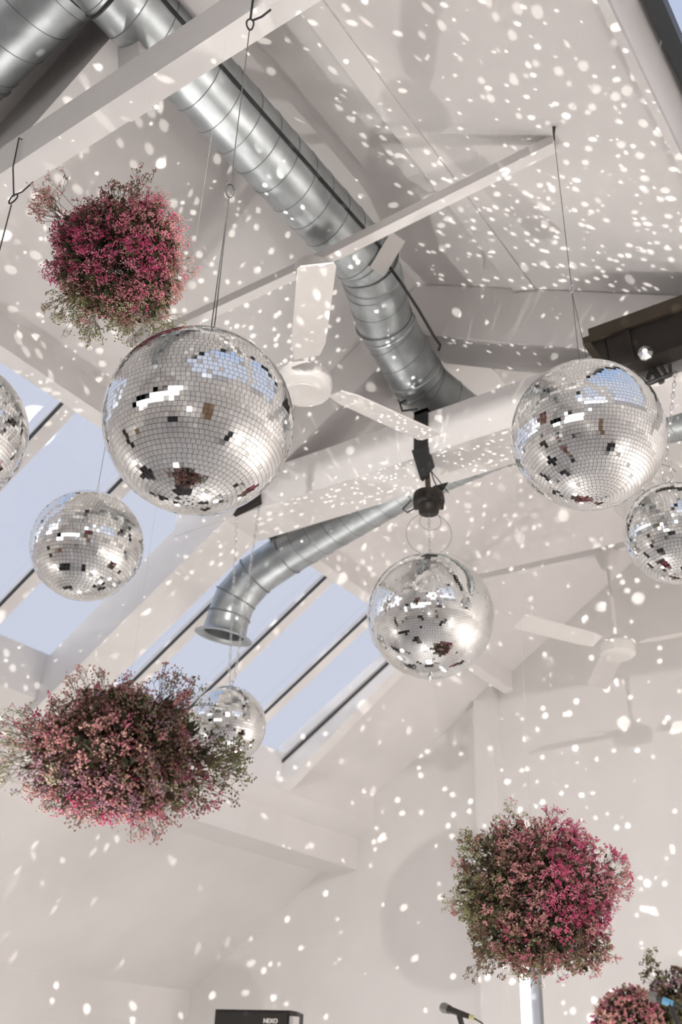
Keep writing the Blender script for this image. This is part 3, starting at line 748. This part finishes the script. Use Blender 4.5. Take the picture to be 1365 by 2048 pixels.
# microphones on boom stands
MICG = mat('mic_grille', (.30, .29, .28, 1), .35, .9, bump=.8, bscale=900)
YEL = mat('pale_yellow_band', (.62, .60, .30, 1), .5); BLUE = mat('blue_tape', (.12, .35, .55, 1), .5)
def mic(label, hd, tail, foot, Y, band, blue=False):
    z0, z1 = (.05, .105) if blue else (.15, .175)
    h = at_y(*hd, Y); tl = at_y(*tail, Y); d = (tl-h)/np.linalg.norm(tl-h)
    t = thing('microphone_stand', label, 'microphone', (foot[0], foot[1], 0))
    part(MB().lathe([(.008, -.026), (.020, -.020), (.0255, -.006), (.0255, .006), (.022, .016), (.020, .024)], h, d, 24), 'grille', MICG, t, True)
    part(MB().lathe([(.0215, .022), (.021, .03), (.017, .04), (.012, .15), (.011, .155)], h, d, 20), 'handle', BLACKM, t, True)
    part(MB().lathe([(.0125 if not blue else .018, z0), (.0125 if not blue else .016, z1)], h, d, 16), 'band', band, t)
    p = h+d*.17
    part(MB().tube([p, p+d*.05-UPW*.01, p+d*.08-UPW*.06, p+d*.10-UPW*.4], .004, 6), 'cable', RUBBER, t, True)
    g0 = h+d*.09
    part(MB().tube([g0+UPW*.004, g0-UPW*.02, g0+d*.03-UPW*.10], [.017, .015, .011], 10), 'clip', BLACKM, t, True)
    el = np.array([foot[0], foot[1], 1.45])
    part(MB().tube([g0+d*.03-UPW*.10, el], .009, 8), 'boom', CHROME if blue else BLACKM, t, True)
    part(MB().tube([el, (foot[0], foot[1], .03)], .011, 8), 'pole', BLACKM, t, True)
    part(MB().lathe([(.13, 0), (.13, .02), (.02, .035)], (foot[0], foot[1], 0), n=32), 'base', BLACKM, t)
h0 = at_y(890, 2016, 5.0)
mic('black microphone at the bottom edge, left of the lit tube', (890, 2016), (925, 2028), (h0[0]+.25, 5.1), 5.0, YEL)
h1 = at_y(1312, 1992, 5.5)
mic('microphone with blue band in front of the blurred flower bunches', (1308, 1994), (1362, 2014), (h1[0]+.6, 5.6), 5.5, BLUE, True)

# lit tube on a pole
tb = at_y(1052, 1990, 6.0)
t = thing('tube_light', 'tall white lit tube on a grey post behind the lower right flower cloud', 'lamp', (tb[0], 6.0, 0))
TUBE = emis('lit_tube', (1, .98, .96, 1), 4.0)
part(MB().tube([(tb[0], 6.0, .35), (tb[0], 6.0, 2.38)], .030, 16), 'tube', TUBE, t, True)
part(MB().box((tb[0]+.022, 6.0, .3), (tb[0]+.085, 6.05, 2.42)), 'post', mat('brushed_grey', (.36, .38, .42, 1), .4, .5), t)
part(MB().lathe([(.2, 0), (.2, .02), (.04, .04), (.04, .32)], (tb[0]+.03, 6.02, 0), n=32), 'base', GREYP, t)
part(MB().box((tb[0]+.03, 5.985, 2.22), (tb[0]+.07, 6.0, 2.36)), 'bracket', mat('slate_blue_metal', (.07, .11, .17, 1), .4, .5), t)

# ------------------------------------------------------------------ unseen props added so the mirror tiles have dark things to reflect
DARK = mat('dark_cloth', (.02, .018, .02, 1), .8); PINKC = mat('plum_cloth', (.22, .10, .12, 1), .8); WOODB = mat('oak', (.32, .20, .11, 1), .5, noise=.2, nscale=8)
def table(x, y, ln, label, m_):  # unseen table, put in to darken some mirror tiles
    t = thing('added_trestle_table', label, 'table', (x, y, 0), 'tables added for reflections')
    part(MB().box((x-ln/2, y-.38, .72), (x+ln/2, y+.38, .75)), 'tabletop', m_, t)
    for a in (-1, 1):
        for b_ in (-1, 1): part(MB().box((x+a*(ln/2-.08)-.025, y+b_*.32-.025, 0), (x+a*(ln/2-.08)+.025, y+b_*.32+.025, .72)), 'leg', BLACKM, t)
table(-4.6, 1.2, 1.8, 'dark trestle table added unseen for the balls to reflect, left side of the hall', DARK)
table(-.6, -2.4, 1.8, 'dark trestle table added unseen for the balls to reflect, rear of the hall', DARK)
table(-5.2, -2.8, 1.6, 'oak trestle table added unseen for the balls to reflect, rear left', WOODB)
for x, y, h, lab in ((-2.9, 2.4, 1.0, 'tall'), (-3.5, 5.9, .5, 'low'), (1.6, 1.6, 1.1, 'tallest'), (-6.6, 3.9, 1.2, 'narrow')):  # unseen cases, put in as dark shapes for the tiles to mirror
    t = thing('added_equipment_case', lab+' black equipment case with metal corners, added out of view for reflections', 'case', (x, y, 0), 'cases added for reflections')
    part(MB().box((x-.3, y-.25, 0), (x+.3, y+.25, h-.1)), 'body', DARK, t)
    part(MB().box((x-.3, y-.25, h-.095), (x+.3, y+.25, h)), 'lid', BLACKM, t)
    for a in (-1, 1):
        for b_ in (-1, 1): part(MB().box((x+a*.3-.012, y+b_*.25-.012, .01), (x+a*.3+.012, y+b_*.25+.012, h-.02)), 'corner', CHROME, t)
m = MB().box((XR-.05, -2.2, 0), (XR, -1.2, 2.1)); struct('added_door_1', m, WOODB)  # doors out of view, added for the mirror tiles
m = MB().box((XL, -2.6, 0), (XL+.05, -1.7, 2.05)); struct('added_door_2', m, BRONZE2)

# ------------------------------------------------------------------ lights
def lamp_fixture(label, p, d, r=.09):
    t = thing('stage_lamp', label, 'lamp', p, 'lamps of the hall'); p = np.array(p, float); d = np.array(d, float); d /= np.linalg.norm(d)
    part(MB().lathe([(.02, -.26), (r*.8, -.24), (r, -.12), (r, -.03), (r*.94, -.03), (r*.9, -.05), (.02, -.06)], p, d, 24), 'lamp_housing', BLACKM, t, True)
    return t
def lamp_stand(t, p):
    part(MB().tube([(p[0], p[1]+.0, .02), (p[0], p[1], p[2]-.07)], .012, 10), 'stand_pole', BLACKM, t, True)
    part(MB().lathe([(.16, 0), (.16, .015), (.02, .03)], (p[0], p[1], 0), n=24), 'stand_base', BLACKM, t)
def spot(p, tgt, watts, size=60, blend=.6, rad=.05, col=(1, .95, .90)):
    l = bpy.data.lights.new('spot', 'SPOT'); l.energy = watts; l.spot_size = math.radians(size); l.spot_blend = blend
    l.shadow_soft_size = rad; l.color = col
    o = bpy.data.objects.new('spot', l); COL.objects.link(o); o.location = tuple(p)
    o.rotation_euler = (Vector(tgt)-Vector(p)).to_track_quat('-Z', 'Y').to_euler(); return o
def fill_pt(p, watts, rad=.1, col=(1, .95, .90)):  # point light for the added fill
    l = bpy.data.lights.new('lamp', 'POINT'); l.energy = watts; l.shadow_soft_size = rad; l.color = col
    o = bpy.data.objects.new('lamp', l); COL.objects.link(o); o.location = tuple(p); return o
WARM = (1, .955, .92)
# high lamp behind the camera: throws the central ball's shadow on the far wall
pW = (-.22, -.02, 4.55); spot(pW, (-4.2, 8.2, 2.5), 420, 46, .5, .035, WARM); lamp_fixture('black stage lamp high up behind the camera', pW, np.array((-4.2, 8.2, 2.5))-pW)
# low lamp that throws the near fan's shadow on the ceiling
pA = (-4.70, 3.80, 1.05); spot(pA, (-1.7, 2.6, 5.4), 150, 60, .6, .05, WARM); lamp_stand(lamp_fixture('black lamp on a stand aimed up past the near fan', pA, np.array((-1.6, 2.6, 5.4))-pA), pA)
# low lamp below the largest ball
pT = (-1.95, 1.05, .9); spot(pT, (-1.35, 2.15, 5.4), 120, 32, .55, .05, (1, .95, .9)); lamp_stand(lamp_fixture('black lamp on a stand aimed up under the largest ball', pT, np.array((-1.35, 2.15, 5.4))-pT), pT)
# soft fill lights added out of view to brighten the hall, given bowl fixtures
for x, y, w in ((-6.6, .6, 85), (2.2, 2.6, 90), (-6.4, -3.8, 40), (1.9, -3.8, 40), (2.2, 5.0, 180), (-6.2, 5.2, 62), (1.8, 6.8, 280), (-3.2, 5.2, 140), (-2.6, 3.6, 100)):
    fill_pt((x, y, .55), w*.38, .22, WARM)
    t = thing('fill_uplight', 'round white bowl of an unseen fill light added on the floor', 'lamp', (x, y, 0), 'added fill uplights')
    part(MB().lathe([(.16, 0), (.16, .02), (.03, .04), (.03, .16), (.10, .2), (.22, .29), (.21, .29), (.09, .21)], (x, y, 0), n=24), 'bowl', FANW, t, True)
# mirror-ball glints: each lamp sits on a ball's surface and sends out the scattered beams of its facets
def glints(p, seed, watts, scale=24., col=(1, .96, .90), thr=.13, fall='Constant'):
    l = bpy.data.lights.new('glints', 'POINT'); l.energy = 600; l.shadow_soft_size = .004; l.color = col
    l.use_nodes = True; nt = l.node_tree; em = nt.nodes['Emission']
    tc = nt.nodes.new('ShaderNodeTexCoord'); va = nt.nodes.new('ShaderNodeVectorMath'); va.operation = 'ADD'
    va.inputs[1].default_value = (seed*3.71, seed*1.93, seed*.77)
    vo = nt.nodes.new('ShaderNodeTexVoronoi'); vo.inputs['Scale'].default_value = scale
    mr = nt.nodes.new('ShaderNodeMapRange'); mr.inputs['From Min'].default_value = thr; mr.inputs['From Max'].default_value = thr*.75
    # the beams off flat facets are nearly parallel, so most do not weaken with distance
    fo = nt.nodes.new('ShaderNodeLightFalloff'); fo.inputs['Strength'].default_value = watts/600
    ml = nt.nodes.new('ShaderNodeMath'); ml.operation = 'MULTIPLY'
    nt.links.new(tc.outputs['Normal'], va.inputs[0]); nt.links.new(va.outputs[0], vo.inputs['Vector'])
    nt.links.new(vo.outputs['Distance'], mr.inputs['Value']); nt.links.new(mr.outputs[0], ml.inputs[0])
    nt.links.new(fo.outputs[fall], ml.inputs[1]); nt.links.new(ml.outputs[0], em.inputs['Strength'])
    o = bpy.data.objects.new('glints', l); COL.objects.link(o); o.location = tuple(p); return o
def onball(c_, r, d):
    d = np.array(d, float); d /= np.linalg.norm(d); return c_ + d*(r+.02)
G = 39.
glints(onball(BC, rC, (-.5, .6, -.2)), 1, G, 18, thr=.105)
glints(onball(BC, rC, (-.1, -.75, .68)), 2, G*1.3, 26, thr=.27, fall='Linear')
glints(onball(BC, rC, (.3, .9, .1)), 12, G*.8, 19, thr=.10)
glints(onball(BC, rC, (.7, .5, .1)), 3, G, 18, thr=.105)
glints(onball(B1, r1, (.4, -.3, .85)), 4, G*.6, 15, thr=.14)
glints(onball(B1, r1, (-.8, .5, -.1)), 5, G, 21, thr=.088)
glints(onball(BR, rR, (.2, -.38, .9)), 6, G, 14, thr=.15)
glints(onball(BR, rR, (-.3, .9, .2)), 7, G, 20, thr=.09)
glints(onball(BW, rW, (-.1, .6, .6)), 8, G, 20)
glints(onball(BQ, rQ, (-.3, .4, .8)), 9, G*.9, 20)
glints(onball(BL, rL, (.5, .6, .6)), 10, G*.9, 21, thr=.09)

# ------------------------------------------------------------------ sky
wd = bpy.data.worlds.new('sky'); scn.world = wd; wd.use_nodes = True; nt = wd.node_tree
bg = nt.nodes['Background']; tc = nt.nodes.new('ShaderNodeTexCoord'); sp = nt.nodes.new('ShaderNodeSeparateXYZ')
nt.links.new(tc.outputs['Generated'], sp.inputs[0])
def mrange(src, a, b, c0, c1):
    r = nt.nodes.new('ShaderNodeMapRange'); r.inputs['From Min'].default_value = a; r.inputs['From Max'].default_value = b
    r.inputs['To Min'].default_value = c0; r.inputs['To Max'].default_value = c1; nt.links.new(src, r.inputs['Value']); return r.outputs[0]
fy = mrange(sp.outputs['Y'], -.1, -.7, 0, 1); fz = mrange(sp.outputs['Z'], .45, .05, 0, 1)
mu = nt.nodes.new('ShaderNodeMath'); mu.operation = 'MULTIPLY'; nt.links.new(fy, mu.inputs[0]); nt.links.new(fz, mu.inputs[1])
nz = nt.nodes.new('ShaderNodeTexNoise'); nz.inputs['Scale'].default_value = 3; nt.links.new(tc.outputs['Generated'], nz.inputs['Vector'])
mc = nt.nodes.new('ShaderNodeMix'); mc.data_type = 'RGBA'
mc.inputs[6].default_value = (.55, .585, .70, 1); mc.inputs[7].default_value = (.60, .62, .71, 1)
nt.links.new(nz.outputs['Fac'], mc.inputs[0])
m2 = nt.nodes.new('ShaderNodeMix'); m2.data_type = 'RGBA'; m2.inputs[7].default_value = (2.3, 2.26, 2.22, 1)
mz = nt.nodes.new('ShaderNodeMix'); mz.data_type = 'RGBA'; mz.inputs[7].default_value = (.37, .50, .76, 1)
nt.links.new(mrange(sp.outputs['Z'], .72, .95, 0, 1), mz.inputs[0]); nt.links.new(mc.outputs[2], mz.inputs[6]); nt.links.new(mz.outputs[2], m2.inputs[6]); nt.links.new(mu.outputs[0], m2.inputs[0]); nt.links.new(m2.outputs[2], bg.inputs['Color'])
bg.inputs['Strength'].default_value = 1.0

# ------------------------------------------------------------------ camera and view
cd = bpy.data.cameras.new('camera'); cam = bpy.data.objects.new('camera', cd); COL.objects.link(cam)
cd.sensor_fit = 'HORIZONTAL'; cd.sensor_width = 24; cd.lens = 24*F/1365; cd.clip_start = .05
rx, up_, bk = M @ np.array([1, 0, 0.]), M @ np.array([0, -1, 0.]), M @ np.array([0, 0, -1.])
mw = Matrix(((rx[0], up_[0], bk[0], CAM[0]), (rx[1], up_[1], bk[1], CAM[1]), (rx[2], up_[2], bk[2], CAM[2]), (0, 0, 0, 1)))
cam.matrix_world = mw
cd.dof.use_dof = True; cd.dof.focus_distance = 3.1; cd.dof.aperture_fstop = 3.5
scn.camera = cam
scn.view_settings.view_transform = 'Standard'; scn.view_settings.look = 'None'
scn.view_settings.gamma = 1; scn.view_settings.exposure = 0.12; scn.view_settings.use_curve_mapping = False
scn.cycles.use_denoising = True; scn.cycles.caustics_reflective = False
scn.cycles.max_bounces = 8; scn.cycles.diffuse_bounces = 4; scn.cycles.use_adaptive_sampling = True; scn.cycles.adaptive_threshold = .02; scn.cycles.glossy_bounces = 4; scn.cycles.transparent_max_bounces = 12
scn.cycles.sample_clamp_indirect = 6
